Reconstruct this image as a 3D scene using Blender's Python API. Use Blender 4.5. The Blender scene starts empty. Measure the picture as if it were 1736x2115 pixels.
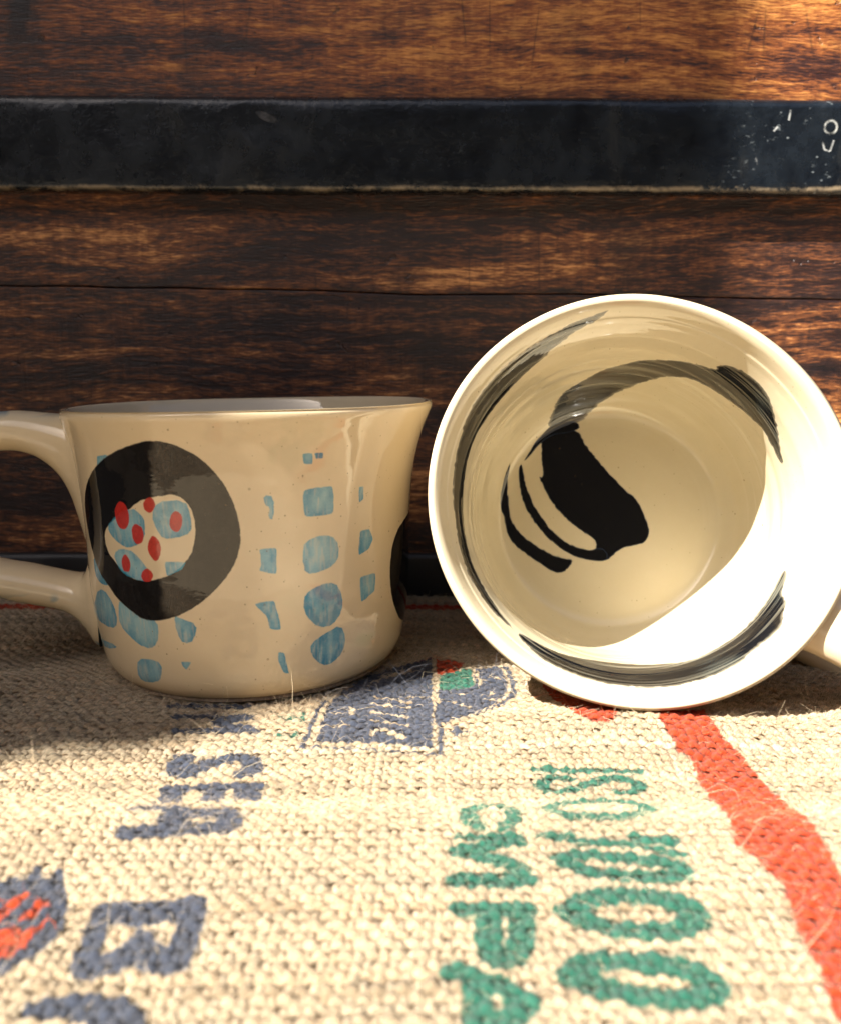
import bpy, math, random
import numpy as np
from mathutils import Matrix, Vector, Euler

scene = bpy.context.scene
COL = scene.collection
MM = 0.001
rng = np.random.default_rng(7)

CLOTH_PRINT=[["s","g",2.66,[[25.1,174.5],[36.4,173.8],[48.0,173.4]]],["s","g",3.28,[[32.1,170.6],[27.8,171.1],[25.0,167.8],[26.5,165.0],[30.8,165.4],[34.9,167.9],[39.2,170.5],[43.8,170.8],[47.2,168.5],[45.7,165.6],[41.7,165.1]]],["s","g",3.49,[[24.8,153.8],[28.0,158.4],[34.3,160.4],[40.9,160.1],[44.9,157.5],[44.9,153.9],[41.5,150.4],[35.7,149.3],[30.2,149.6],[26.0,151.2],[24.8,153.8]]],["s","g",2.44,[[22.9,143.2],[27.5,142.4],[37.1,141.1],[42.4,139.8],[46.4,138.1]]],["s","g",3.49,[[39.4,143.1],[45.9,141.8]]],["s","g",3.07,[[22.9,143.5],[27.3,143.1]]],["s","g",3.68,[[24.6,137.3],[27.6,138.6],[31.7,138.4],[36.6,137.3],[44.1,136.2],[46.7,134.4],[43.9,133.0],[37.2,132.9],[30.7,133.7],[26.3,135.4],[24.6,137.3]]],["s","g",5.12,[[24.1,125.1],[28.0,128.0],[34.5,128.5],[42.3,127.4],[45.4,124.1],[42.0,121.1],[35.8,120.6],[28.4,121.8],[24.1,125.1]]],["s","g",5.33,[[22.8,112.5],[25.6,115.2],[32.9,115.2],[39.9,114.0],[43.8,110.9],[41.1,108.7],[34.1,108.6],[27.4,109.7],[22.8,112.5]]],["s","g",3.28,[[11.0,146.3],[8.9,148.0],[9.5,152.5],[13.4,156.8],[17.2,153.7],[18.1,148.9],[15.8,146.0]]],["s","g",2.66,[[7.0,143.4],[18.0,143.1]]],["s","g",3.68,[[17.9,141.9],[7.2,139.9]]],["s","g",4.1,[[7.6,139.1],[17.5,135.1]]],["s","g",4.71,[[6.4,132.1],[17.7,132.1]]],["s","g",4.31,[[6.1,125.5],[17.2,125.5]]],["s","g",4.51,[[11.1,125.3],[10.5,118.7],[11.5,115.6],[13.6,114.8],[15.7,117.6],[16.3,124.7]]],["s","g",4.51,[[5.1,113.3],[11.1,110.9],[15.1,107.8]]],["s","g",4.51,[[8.4,110.9],[8.0,103.9]]],["s","g",4.92,[[14.5,107.9],[13.4,105.7],[9.4,103.9],[5.0,101.5]]],["s","b",3.29,[[-63.6,206.4],[-45.3,206.1]]],["s","b",2.9,[[-61.0,199.9],[-42.9,200.0]]],["s","b",3.29,[[-58.7,192.4],[-39.8,192.4]]],["s","b",3.67,[[-49.8,196.9],[-43.0,198.9]]],["s","b",3.67,[[-48.9,195.6],[-41.9,193.5]]],["s","b",5.22,[[-53.4,179.7],[-54.2,176.9],[-52.6,172.5],[-50.0,172.9],[-49.1,176.2],[-45.4,178.3],[-41.2,180.4],[-37.9,178.6],[-36.7,174.0],[-38.3,172.9]]],["s","b",4.83,[[-52.6,165.7],[-35.4,166.9]]],["s","b",5.22,[[-52.0,165.8],[-50.0,157.3]]],["s","b",4.83,[[-43.5,165.9],[-41.8,158.2]]],["s","b",5.6,[[-36.4,166.0],[-35.0,159.3]]],["s","b",2.32,[[-55.7,152.1],[-47.8,152.4]]],["s","b",4.63,[[-47.7,150.7],[-37.0,150.7]]],["s","b",5.03,[[-53.9,144.5],[-36.7,145.7]]],["s","b",5.22,[[-37.2,150.4],[-35.7,147.0],[-37.2,145.7]]],["s","b",5.8,[[-47.2,151.2],[-45.7,145.3]]],["p","b",0,[[-52.9,127.2],[-40.3,127.6],[-38.7,128.8],[-35.3,128.3],[-34.4,123.6],[-34.5,116.3],[-35.7,113.3],[-37.4,112.6],[-40.5,112.4],[-43.7,114.1],[-44.9,112.8],[-47.2,111.9],[-50.0,111.7],[-52.0,112.7],[-53.1,115.6],[-53.3,118.7],[-53.3,120.4],[-54.2,120.6],[-53.2,122.0],[-53.2,124.8]]],["p","t",0,[[-49.8,122.0],[-46.2,122.2],[-45.0,120.6],[-46.1,118.2],[-47.8,116.9],[-49.5,116.6],[-49.6,119.0]]],["p","t",0,[[-44.4,122.0],[-39.1,122.5],[-38.7,120.3],[-39.2,118.2],[-41.0,118.7],[-42.3,120.3],[-44.1,121.2]]],["p","b",0,[[-57.0,107.3],[-55.4,108.2],[-52.3,109.1],[-48.2,109.3],[-44.0,108.9],[-41.1,107.9],[-38.8,106.1],[-36.7,100.7],[-42.6,100.3],[-44.6,102.8],[-47.0,104.1],[-49.7,105.1],[-51.4,105.5],[-55.6,105.1]]],["p","b",0,[[-62.3,112.4],[-66.3,110.3],[-73.6,113.9],[-79.7,123.2],[-83.7,132.8],[-80.5,131.2],[-80.8,136.1],[-76.0,131.5],[-74.9,134.4],[-71.4,131.5],[-70.8,133.1],[-68.2,132.1],[-67.8,133.8],[-66.8,136.8],[-65.9,135.4],[-65.2,132.5],[-63.8,132.1],[-63.7,134.1],[-62.5,135.0],[-59.9,130.5],[-57.9,126.0],[-57.1,122.0],[-57.2,119.6],[-58.4,117.4],[-60.1,115.1],[-61.0,113.9]]],["p","r",0,[[-65.7,114.3],[-70.4,120.3],[-66.5,121.2],[-64.8,122.6],[-63.2,120.6],[-61.0,122.3],[-60.3,124.3],[-60.2,121.4],[-61.1,118.8],[-62.0,116.9],[-63.8,115.6]]],["s","r",2.2,[[-69.1,122.0],[-68.1,124.5],[-66.4,128.1]]],["s","r",2.4,[[-63.9,124.0],[-62.5,126.9]]],["p","b",0,[[-24.5,186.6],[-24.1,206.8],[-22.9,210.9],[-15.1,227.8],[-3.0,238.1],[3.5,243.7],[3.0,193.9],[2.7,183.5],[-5.9,185.1],[-13.2,186.1]]],["s","b",1.1,[[-27.6,184.2],[-26.6,192.2],[-26.2,203.8],[-24.9,209.9]]],["s","b",0.8,[[-27.6,184.2],[-16.6,184.1],[-5.8,182.2],[4.8,180.3]]],["s","b",1.3,[[4.8,193.2],[4.7,180.3]]],["s","t",0.9,[[-25.3,186.3],[-25.0,193.9],[-24.6,203.8]]],["s","t",1.1,[[-23.4,194.7],[-17.9,194.5]]],["s","t",1.1,[[-22.4,202.0],[-17.1,203.2]]],["s","t",1.1,[[-17.7,205.7],[-16.9,200.8]]],["s","t",1.1,[[-11.8,189.9],[-11.3,192.4],[-8.3,192.0],[-6.0,189.2],[-3.6,187.0],[-4.6,189.5],[-7.9,190.1]]],["s","t",1.1,[[-12.0,197.6],[-3.5,193.8]]],["s","t",1.1,[[-12.1,202.4],[-3.2,198.9]]],["s","t",1.1,[[-12.2,207.6],[-2.9,205.2]]],["s","t",1.1,[[-12.5,213.1],[-2.6,208.7]]],["s","t",1.1,[[-10.0,211.8],[1.5,212.8]]],["s","t",1.1,[[-13.7,223.2],[-2.9,232.9]]],["s","t",1.1,[[-10.7,227.9],[-2.0,231.6]]],["p","b",0,[[4.0,216.4],[5.7,217.8],[14.8,219.9],[15.7,234.4],[25.1,236.4],[26.5,224.6],[25.4,214.0],[21.3,206.2],[14.8,198.9],[7.0,194.2],[3.4,193.3]]],["p","g",0,[[5.3,228.6],[14.6,234.4],[14.8,219.9],[5.2,217.6]]],["p","r",0,[[4.6,241.5],[13.1,239.6],[10.9,232.4],[4.8,229.0]]],["s","t",1.0,[[3.9,234.2],[3.9,216.4],[4.6,208.5]]],["s","t",0.9,[[16.3,231.8],[16.2,221.0]]],["s","t",1.0,[[23.6,234.5],[24.7,223.4],[23.3,214.0],[17.9,203.7],[12.1,198.0],[6.6,194.7]]],["s","t",1.0,[[3.4,194.6],[3.1,183.4]]],["s","t",0.7,[[18.6,228.2],[21.9,226.4]]],["s","t",0.7,[[16.3,213.5],[19.7,215.2]]],["s","t",0.7,[[16.9,211.1],[19.3,210.6]]],["s","t",0.7,[[9.7,214.1],[12.6,214.7]]],["s","t",0.7,[[10.2,207.0],[12.5,204.4]]],["s","t",0.7,[[7.5,209.6],[9.1,208.3]]],["s","b",1.5,[[7.6,189.8],[11.1,189.2]]],["s","b",1.2,[[8.4,192.4],[8.6,188.1]]],["s","g",1.0,[[-34.7,199.2],[-31.2,198.9],[-29.0,200.3]]],["s","g",1.0,[[-29.3,202.4],[-29.2,197.6]]],["s","g",1.2,[[-33.7,190.0],[-29.6,190.2]]],["s","g",1.0,[[-29.9,191.9],[-30.7,188.5]]],["p","r",0,[[70.1,196.2],[70.5,185.4],[72.8,179.1],[73.3,171.8],[74.6,161.2],[73.3,143.7],[72.9,137.2],[72.7,129.0],[71.6,118.3],[58.6,93.3],[58.8,104.0],[58.5,106.3],[59.8,113.8],[59.9,120.8],[61.5,130.2],[60.2,134.2],[57.4,141.7],[60.0,158.0],[59.7,168.7],[60.8,179.4],[58.3,180.1],[57.2,191.6],[58.4,196.0],[70.6,199.6]]],["p","r",0,[[32.5,229.6],[34.5,211.7],[37.7,194.6],[40.5,190.6],[43.8,189.6],[46.4,191.4],[48.4,197.5],[41.1,227.8]]],["s","r",6.0,[[-320,296],[-60,298],[300,297]]]]
MUG_PAINT=[["b",[[232.0,106.5],[236.4,106.9],[237.9,106.2],[232.4,104.2],[230.5,104.0]]],["b",[[216.7,78.5],[220.6,76.1],[227.5,72.4],[225.8,71.8],[220.9,71.8],[216.7,73.6]]],["b",[[219.9,70.0],[226.8,69.4],[230.7,64.7],[228.7,60.5],[220.9,60.0],[203.6,60.5],[211.7,64.2]]],["b",[[233.9,68.8],[241.1,67.2],[249.0,64.7],[248.7,60.5],[246.3,57.5],[242.1,57.1],[237.9,58.7],[232.2,61.8],[232.4,65.7]]],["b",[[255.6,66.7],[257.8,65.7],[262.8,64.7],[261.5,60.5],[257.8,59.2],[256.1,61.8]]],["b",[[238.1,52.8],[244.3,53.8],[248.2,52.8],[247.2,49.1],[244.3,47.1],[237.1,46.3],[236.4,49.1]]],["b",[[256.1,54.1],[259.6,54.1],[257.4,51.9],[256.4,52.8]]],["b",[[204.3,56.7],[204.1,55.9],[204.3,51.9],[204.3,51.9]]],["b",[[204.8,56.3],[206.3,53.1],[222.1,55.2],[227.0,54.5],[215.9,52.2],[204.8,52.2]]],["b",[[285.0,96.7],[287.9,96.3],[287.7,90.7],[286.2,91.1],[286.7,93.8],[285.2,94.2]]],["b",[[283.2,83.2],[288.2,83.2],[287.9,76.7],[283.0,77.9],[283.7,79.7]]],["b",[[281.0,69.4],[286.9,70.0],[288.7,62.3],[285.2,62.8],[284.5,66.2]]],["b",[[287.7,55.9],[289.6,55.5],[291.1,49.8],[289.2,50.4],[287.7,53.4]]],["b",[[296.3,106.7],[299.3,106.7],[299.5,104.0],[296.8,104.2]]],["b",[[300.0,106.7],[302.5,106.7],[302.5,105.3],[300.5,105.3]]],["b",[[297.0,97.5],[306.4,97.8],[306.9,90.7],[297.3,90.7]]],["b",[[297.3,84.3],[303.9,85.3],[307.9,83.7],[308.9,79.7],[306.9,77.3],[302.0,76.1],[297.3,76.1],[296.6,80.3]]],["b",[[297.0,70.6],[301.7,72.4],[307.2,72.4],[309.6,68.3],[309.4,64.7],[306.2,61.4],[301.5,61.4],[297.3,64.7],[296.3,68.3]]],["b",[[298.5,57.1],[303.5,59.2],[309.1,60.5],[311.3,57.1],[310.6,52.8],[306.7,50.4],[302.5,50.6],[299.0,54.1]]],["b",[[316.5,96.7],[318.3,96.7],[318.5,93.4],[316.8,92.5]]],["b",[[317.8,84.8],[321.9,84.8],[323.7,82.1],[321.7,79.7],[317.0,78.5]]],["b",[[317.3,72.4],[324.7,72.4],[324.2,67.7],[317.8,65.7]]],["k",[[252.9,110.9],[246.3,109.6],[239.6,107.6],[232.4,105.0],[224.8,101.3],[217.7,96.7],[213.7,92.5],[212.5,87.3],[214.0,82.6],[216.9,78.5],[221.4,74.8],[227.5,71.8],[232.7,68.8],[239.6,66.2],[243.8,64.7],[248.7,64.7],[256.4,66.2],[263.3,69.4],[268.9,73.0],[273.1,76.7],[276.3,80.9],[277.8,85.3],[277.6,90.7],[275.8,96.3],[273.4,100.7],[269.7,105.0],[265.2,108.2],[260.6,110.2],[256.4,110.9]]],["w",[[258.8,97.5],[261.8,96.3],[264.3,92.9],[264.5,87.8],[262.8,82.6],[259.1,79.1],[254.6,76.7],[249.2,75.4],[243.1,74.8],[237.6,76.1],[233.2,78.5],[229.0,80.9],[227.5,84.8],[230.0,87.8],[234.9,90.2],[240.8,92.5],[246.5,95.5],[251.4,96.7],[255.6,97.1]]],["b",[[230.7,87.8],[235.9,91.1],[243.1,93.4],[246.3,92.0],[247.5,89.7],[246.7,86.3],[243.8,84.3],[239.8,83.2],[235.4,84.3],[232.4,85.8]]],["b",[[252.4,95.1],[261.8,95.9],[263.0,92.5],[262.8,87.8],[258.3,86.8],[253.9,86.3],[251.7,88.8],[250.9,91.6]]],["b",[[232.7,80.9],[236.4,82.6],[242.1,82.1],[245.8,79.1],[247.5,76.7],[246.3,74.8],[240.1,75.4],[235.4,76.7],[233.2,79.1]]],["b",[[253.7,80.3],[260.6,80.3],[259.1,78.5],[253.9,76.7]]],["r",[[241.8,92.0],[241.6,90.2],[240.3,88.3],[238.9,87.8],[237.1,87.8],[235.9,89.2],[235.4,91.1],[235.7,92.9],[236.9,94.2],[238.4,95.1],[240.1,95.1],[241.3,93.8]]],["r",[[252.4,94.6],[251.9,93.8],[250.9,92.9],[249.7,92.5],[248.7,92.9],[248.0,93.4],[248.0,94.6],[248.5,95.5],[249.5,96.3],[250.7,96.7],[251.7,96.3],[252.2,95.5]]],["r",[[260.6,90.7],[260.1,89.2],[259.3,88.3],[258.1,87.8],[257.1,88.3],[256.4,89.2],[256.4,90.7],[256.9,92.0],[257.8,92.9],[258.8,93.4],[259.8,92.9],[260.6,92.0]]],["r",[[246.7,87.3],[246.5,85.8],[245.8,84.8],[244.5,84.3],[243.3,84.3],[242.3,85.3],[242.1,86.8],[242.1,87.8],[243.1,89.2],[244.3,89.7],[245.5,89.2],[246.5,88.8]]],["r",[[252.7,83.7],[252.2,82.1],[251.4,80.9],[250.2,80.3],[249.2,80.9],[248.2,82.1],[247.7,83.2],[248.0,84.8],[249.2,86.3],[250.2,86.8],[251.4,86.3],[252.4,85.3]]],["r",[[240.1,79.1],[239.8,77.9],[239.1,76.7],[238.4,76.7],[237.1,76.7],[236.4,77.3],[235.9,78.5],[236.1,79.7],[237.1,80.9],[238.1,81.5],[239.1,80.9],[239.8,80.3]]],["r",[[249.0,76.7],[248.7,76.1],[247.7,74.8],[246.5,74.8],[245.3,74.8],[244.5,75.4],[244.3,76.1],[244.8,77.3],[245.8,77.9],[247.0,78.5],[248.0,77.9],[248.7,77.3]]],["k",[[360.2,85.3],[342.7,83.7],[336.0,79.7],[333.3,73.6],[333.3,67.2],[337.2,60.5],[348.1,52.8],[373.1,51.8],[385,26],[394,40],[385,52],[380.2,87.3]]]]
BOWL_PAINT=[["a",[[-13.6,103.3],[-30.4,97.1],[-48.8,87.6],[-66.0,74.9],[-78.9,61.2],[-88.0,47.2],[-93.5,30.9],[-96.4,14.8],[-96.9,1.0],[-95.3,-12.5],[-93.3,-26.6],[-87.1,-44.4],[-77.3,-59.3],[-63.0,-70.7],[-61.6,-72.2],[-67.2,-65.1],[-76.6,-51.4],[-84.8,-36.7],[-87.8,-22.5],[-89.1,-5.6],[-88.2,12.1],[-85.8,29.9],[-78.1,44.0],[-67.2,58.0],[-54.7,72.1],[-42.4,84.3],[-29.8,93.3],[-18.4,99.1]]],["a",[[-63.0,-70.7],[-47.0,-77.5],[-29.6,-82.3],[-8.8,-79.5],[15.6,-81.7],[31.4,-81.9],[46.7,-72.7],[59.1,-63.0],[69.0,-50.7],[75.1,-38.7],[80.1,-29.8],[79.6,-38.5],[77.0,-45.0],[79.3,-48.6],[77.3,-58.1],[73.6,-64.9],[62.8,-74.4],[52.5,-83.7],[37.1,-92.4],[18.1,-97.7],[5.7,-99.0],[-14.0,-98.3],[-33.9,-92.8],[-51.6,-84.2]]],["a",[[-20.0,47.6],[-13.1,56.0],[-3.9,68.1],[9.1,75.2],[22.5,77.3],[33.8,77.1],[46.7,73.5],[45.0,77.0],[54.6,76.0],[64.7,68.9],[71.7,60.6],[76.1,48.9],[77.3,40.9],[78.4,30.1],[80.0,23.7],[76.9,23.7],[72.6,34.2],[68.0,43.1],[58.5,50.5],[49.7,55.8],[39.6,61.7],[29.9,65.4],[18.2,60.3],[8.0,50.6],[0.7,42.4],[-4.6,36.7],[-9.9,30.6],[-20.9,28.7],[-19.5,35.5]]],["k",[[-21.9,24.6],[-21.1,28.7],[-10.0,29.8],[-7.4,23.7],[-0.8,16.2],[4.9,9.7],[10.0,6.0],[13.6,-3.1],[12.9,-7.2],[8.9,-8.7],[3.7,-10.2],[1.2,-13.2],[-2.8,-14.5],[-6.7,-13.1],[-2.0,-8.2],[-10.5,-2.9],[-16.7,2.8],[-19.2,6.9],[-22.8,13.5],[-20.8,12.7],[-21.6,18.6]]],["k",[[-29.2,16.8],[-28.0,17.7],[-26.9,11.0],[-24.4,4.4],[-19.5,-3.1],[-12.8,-8.8],[-6.0,-10.9],[-1.3,-9.2],[1.2,-13.2],[-2.8,-14.5],[-9.2,-13.4],[-16.5,-9.5],[-23.1,-3.0],[-27.7,5.1],[-29.0,11.0]]],["k",[[-32.2,20.2],[-32.9,10.9],[-32.4,3.2],[-31.2,-1.6],[-27.4,-6.6],[-20.6,-10.9],[-15.1,-13.7],[-10.1,-13.6],[-13.2,-17.9],[-16.6,-18.4],[-22.2,-15.1],[-28.9,-10.7],[-32.8,-5.9],[-33.3,-0.9],[-35.3,3.1],[-34.8,10.7]]],["k",[[-28.0,17.7],[-25.6,21.9],[-20.9,28.7],[-17.6,31.3],[-10.1,32.1],[-9.2,28.8],[-20.7,27.0],[-25.5,20.2]]]]
OUTER=[[0.0,0.0,1.45,4.82,10.6,24.09,43.36,57.82,66.5,71.4,73.5,74.7,75.4],[0.0,36.6,40.6,43.2,44.5,46.1,46.4,47.7,49.5,51.15,51.9,52.0,51.5]]
INNER=[[7,7,7.4,10,17,30,44,54,61.5,67.0,69.6,70.6,72.6,74.3,75.3,75.55],[0.01,24,33,37,40.3,42,42.6,43.2,44.4,46.2,47.2,47.8,48.6,49.4,50.2,50.8]]
# ------------------------------------------------------------------ camera
CAM_F, CAM_PITCH, CAM_ROLL, CAM_H = 1753.65, 10.01, 0.16, 88.34
cam_d = bpy.data.cameras.new('camera')
cam = bpy.data.objects.new('camera', cam_d)
COL.objects.link(cam)
cam_d.sensor_fit = 'HORIZONTAL'
cam_d.sensor_width = 36.0
cam_d.lens = 36.0 * CAM_F / 1736.0
cam_d.clip_start = 0.005
cam_d.clip_end = 400.0
cam.location = (0, 0, CAM_H * MM)
cam.rotation_euler = (Matrix.Rotation(math.radians(90 - CAM_PITCH), 3, 'X') @ Matrix.Rotation(math.radians(CAM_ROLL), 3, 'Z')).to_euler()
cam_d.dof.use_dof = True
cam_d.dof.focus_distance = 0.230
cam_d.dof.aperture_fstop = 18.5
scene.camera = cam

# ------------------------------------------------------------------ light
SUN_EL, SUN_AZ = 49.0, 35.0          # travels towards +x, +y (to the chest), down
e, a = math.radians(SUN_EL), math.radians(SUN_AZ)
travel = Vector((math.cos(e) * math.cos(a), math.cos(e) * math.sin(a), -math.sin(e)))
sun_d = bpy.data.lights.new('sun', 'SUN')
sun_d.energy = 5.0
sun_d.angle = math.radians(0.53)
sun_d.color = (1.0, 0.95, 0.87)
sun = bpy.data.objects.new('sun', sun_d)
COL.objects.link(sun)
sun.location = (-3, -2, 4)
sun.rotation_euler = travel.to_track_quat('-Z', 'Y').to_euler()

world = bpy.data.worlds.new('World')
scene.world = world
world.use_nodes = True
wn = world.node_tree
bg = wn.nodes['Background']
sky = wn.nodes.new('ShaderNodeTexSky')
sky.sky_type = 'NISHITA'
sky.sun_disc = False
sky.sun_elevation = e
sky.sun_rotation = math.atan2(-travel.x, -travel.y)
sky.dust_density = 3.0
sky.air_density = 0.8
sky.ozone_density = 0.6
wn.links.new(sky.outputs[0], bg.inputs[0])
bg.inputs[1].default_value = SKY_STRENGTH = 0.05

scene.view_settings.view_transform = 'Standard'
scene.view_settings.look = 'None'
scene.view_settings.gamma = 1.0
scene.view_settings.exposure = 2.0
scene.render.engine = 'CYCLES'
scene.cycles.use_denoising = True
scene.cycles.max_bounces = 10
scene.cycles.diffuse_bounces = 5
scene.cycles.glossy_bounces = 5
scene.cycles.caustics_reflective = True
scene.cycles.blur_glossy = 0.15
scene.cycles.sample_clamp_indirect = 12.0


# ------------------------------------------------------------------ helpers
def tag(o, label=None, cat=None, group=None, kind=None):
    if label: o['label'] = label
    if cat: o['category'] = cat
    if group: o['group'] = group
    if kind: o['kind'] = kind
    return o


def empty(name, mat):
    o = bpy.data.objects.new(name, None)
    o.empty_display_size = 0.02
    COL.objects.link(o)
    o.matrix_world = mat
    return o


def mesh_np(name, V, Q, mats, parent=None, smooth=True, tris=False):
    """one mesh object from numpy vertices (mm) and quad (or tri) indices"""
    k = 3 if tris else 4
    me = bpy.data.meshes.new(name)
    V = np.asarray(V, np.float32) * MM
    Q = np.asarray(Q, np.int32)
    me.vertices.add(len(V))
    me.vertices.foreach_set('co', V.ravel())
    me.loops.add(Q.size)
    me.loops.foreach_set('vertex_index', Q.ravel())
    me.polygons.add(len(Q))
    me.polygons.foreach_set('loop_start', np.arange(len(Q), dtype=np.int32) * k)
    me.polygons.foreach_set('loop_total', np.full(len(Q), k, np.int32))
    me.update(calc_edges=True)
    me.polygons.foreach_set('use_smooth', np.full(len(Q), smooth))
    for m in (mats if isinstance(mats, (list, tuple)) else [mats]):
        me.materials.append(m)
    o = bpy.data.objects.new(name, me)
    COL.objects.link(o)
    if parent is not None:
        o.parent = parent
    return o


def noise1(x, seed, cell):
    r = np.random.default_rng(seed).uniform(-1, 1, 4096)
    t = np.asarray(x, float) / cell + 777.0
    i = np.floor(t).astype(int)
    u = t - i
    u = u * u * (3 - 2 * u)
    return r[i % 4096] * (1 - u) + r[(i + 1) % 4096] * u


def noise2(X, Y, seed, cx, cy=None):
    cy = cy or cx
    g = np.random.default_rng(seed).uniform(-1, 1, (256, 256)).astype(np.float32)
    tx = X / cx + 511.0
    ty = Y / cy + 511.0
    ix = np.floor(tx).astype(int); iy = np.floor(ty).astype(int)
    u = tx - ix; v = ty - iy
    u = u * u * (3 - 2 * u); v = v * v * (3 - 2 * v)
    a_ = g[iy % 256, ix % 256]; b_ = g[iy % 256, (ix + 1) % 256]
    c_ = g[(iy + 1) % 256, ix % 256]; d_ = g[(iy + 1) % 256, (ix + 1) % 256]
    return (a_ * (1 - u) + b_ * u) * (1 - v) + (c_ * (1 - u) + d_ * u) * v


def chaikin(P, n=2, closed=True, q=.25):
    P = np.asarray(P, float)
    for _ in range(n):
        if closed:
            N = np.roll(P, -1, 0)
            P = np.stack([P * (1 - q) + N * q, P * q + N * (1 - q)], 1).reshape(-1, 2)
        else:
            A, B = P[:-1], P[1:]
            P = np.concatenate([P[:1], np.stack([A * .75 + B * .25, A * .25 + B * .75], 1).reshape(-1, 2), P[-1:]])
    return P


def seg_dist(P, X, Y, closed):
    d = np.full(X.shape, 1e9)
    n = len(P)
    for k in range(n if closed else n - 1):
        ax, ay = P[k]; bx, by = P[(k + 1) % n]
        ex, ey = bx - ax, by - ay
        L = ex * ex + ey * ey + 1e-9
        t = np.clip(((X - ax) * ex + (Y - ay) * ey) / L, 0, 1)
        d = np.minimum(d, (X - ax - t * ex) ** 2 + (Y - ay - t * ey) ** 2)
    return np.sqrt(d)


def inside(P, X, Y):
    r = np.zeros(X.shape, bool)
    n = len(P)
    for k in range(n):
        ax, ay = P[k]; bx, by = P[(k + 1) % n]
        if ay == by: continue
        r ^= ((ay > Y) != (by > Y)) & (X < (bx - ax) * (Y - ay) / (by - ay) + ax)
    return r


def poly_sd(P, X, Y):
    d = seg_dist(P, X, Y, True)
    return np.where(inside(P, X, Y), d, -d)


def catmull(z, r, n):
    z = np.array(z, float); r = np.array(r, float)
    t = np.linspace(0, len(z) - 1, n)
    def cm(v):
        v = np.concatenate([[2 * v[0] - v[1]], v, [2 * v[-1] - v[-2]]])
        i = np.minimum(t.astype(int), len(z) - 2); u = t - i
        a_, b_, c_, d_ = v[i], v[i + 1], v[i + 2], v[i + 3]
        return .5 * (2 * b_ + (c_ - a_) * u + (2 * a_ - 5 * b_ + 4 * c_ - d_) * u * u + (3 * b_ - a_ - 3 * c_ + d_) * u ** 3)
    return cm(z), cm(r)


def to_srgb(c):
    return np.where(c <= .0031308, c * 12.92, 1.055 * np.power(np.maximum(c, 1e-6), 1 / 2.4) - .055)


def paint_image(name, rgb):
    h, w = rgb.shape[:2]
    im = bpy.data.images.new(name, w, h)
    buf = np.ones((h, w, 4), np.float32)
    buf[..., :3] = to_srgb(np.clip(rgb, 0, 1))
    im.pixels.foreach_set(buf.ravel())
    im.update()
    im.pack()
    return im


class NT:
    def __init__(s, name):
        s.m = bpy.data.materials.new(name)
        s.m.use_nodes = True
        s.t = s.m.node_tree
        s.b = s.t.nodes['Principled BSDF']
    def n(s, typ, **kw):
        nd = s.t.nodes.new('ShaderNode' + typ)
        for k, v in kw.items(): setattr(nd, k, v)
        return nd
    def l(s, a_, b_): s.t.links.new(a_, b_)
    def val(s, inp, v):
        if isinstance(v, bpy.types.NodeSocket): s.l(v, inp)
        else: inp.default_value = v
    def math(s, op, a_, b_=0.0, clamp=False):
        nd = s.n('Math', operation=op, use_clamp=clamp)
        s.val(nd.inputs[0], a_); s.val(nd.inputs[1], b_)
        return nd.outputs[0]
    def mix(s, f, a_, b_, blend='MIX'):
        nd = s.n('Mix', data_type='RGBA', blend_type=blend)
        s.val(nd.inputs[0], f)
        s.val(nd.inputs[6], a_ if isinstance(a_, bpy.types.NodeSocket) else (*a_, 1))
        s.val(nd.inputs[7], b_ if isinstance(b_, bpy.types.NodeSocket) else (*b_, 1))
        return nd.outputs[2]
    def ramp(s, f, stops):
        nd = s.n('ValToRGB')
        cr = nd.color_ramp
        while len(cr.elements) < len(stops): cr.elements.new(.5)
        for el, (p, c) in zip(cr.elements, stops):
            el.position = p
            el.color = (*c, 1) if isinstance(c, (tuple, list)) else (c, c, c, 1)
        s.l(f, nd.inputs[0])
        return nd.outputs[0]
    def noise(s, vec, scale, detail=4, rough=.6, dist=0.0):
        nd = s.n('TexNoise')
        if vec is not None: s.l(vec, nd.inputs['Vector'])
        nd.inputs['Scale'].default_value = scale
        nd.inputs['Detail'].default_value = detail
        nd.inputs['Roughness'].default_value = rough
        nd.inputs['Distortion'].default_value = dist
        return nd.outputs[0]
    def mapping(s, vec, scale=(1, 1, 1), loc=(0, 0, 0), rot=(0, 0, 0)):
        nd = s.n('Mapping')
        s.l(vec, nd.inputs[0])
        nd.inputs['Location'].default_value = loc
        nd.inputs['Rotation'].default_value = rot
        nd.inputs['Scale'].default_value = scale
        return nd.outputs[0]
    def bump(s, hgt, strength, dist, normal=None):
        nd = s.n('Bump')
        nd.inputs['Strength'].default_value = strength
        nd.inputs['Distance'].default_value = dist
        s.l(hgt, nd.inputs['Height'])
        if normal is not None: s.l(normal, nd.inputs['Normal'])
        return nd.outputs[0]
    def coord(s, which='Object'):
        return s.n('TexCoord').outputs[which]
    def sep(s, vec):
        nd = s.n('SeparateXYZ'); s.l(vec, nd.inputs[0]); return nd.outputs


# ------------------------------------------------------------------ setting: ground, and unseen walls and roof added to block light
def ground_material():
    k = NT('ground_stone')
    c = k.coord()
    n = k.noise(c, 6, 6)
    k.l(k.ramp(n, [(.3, (.085, .075, .062)), (.7, (.135, .118, .095))]), k.b.inputs['Base Color'])
    k.b.inputs['Roughness'].default_value = .9
    k.l(k.bump(k.noise(c, 60, 5), .4, .004), k.b.inputs['Normal'])
    return k.m


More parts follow.
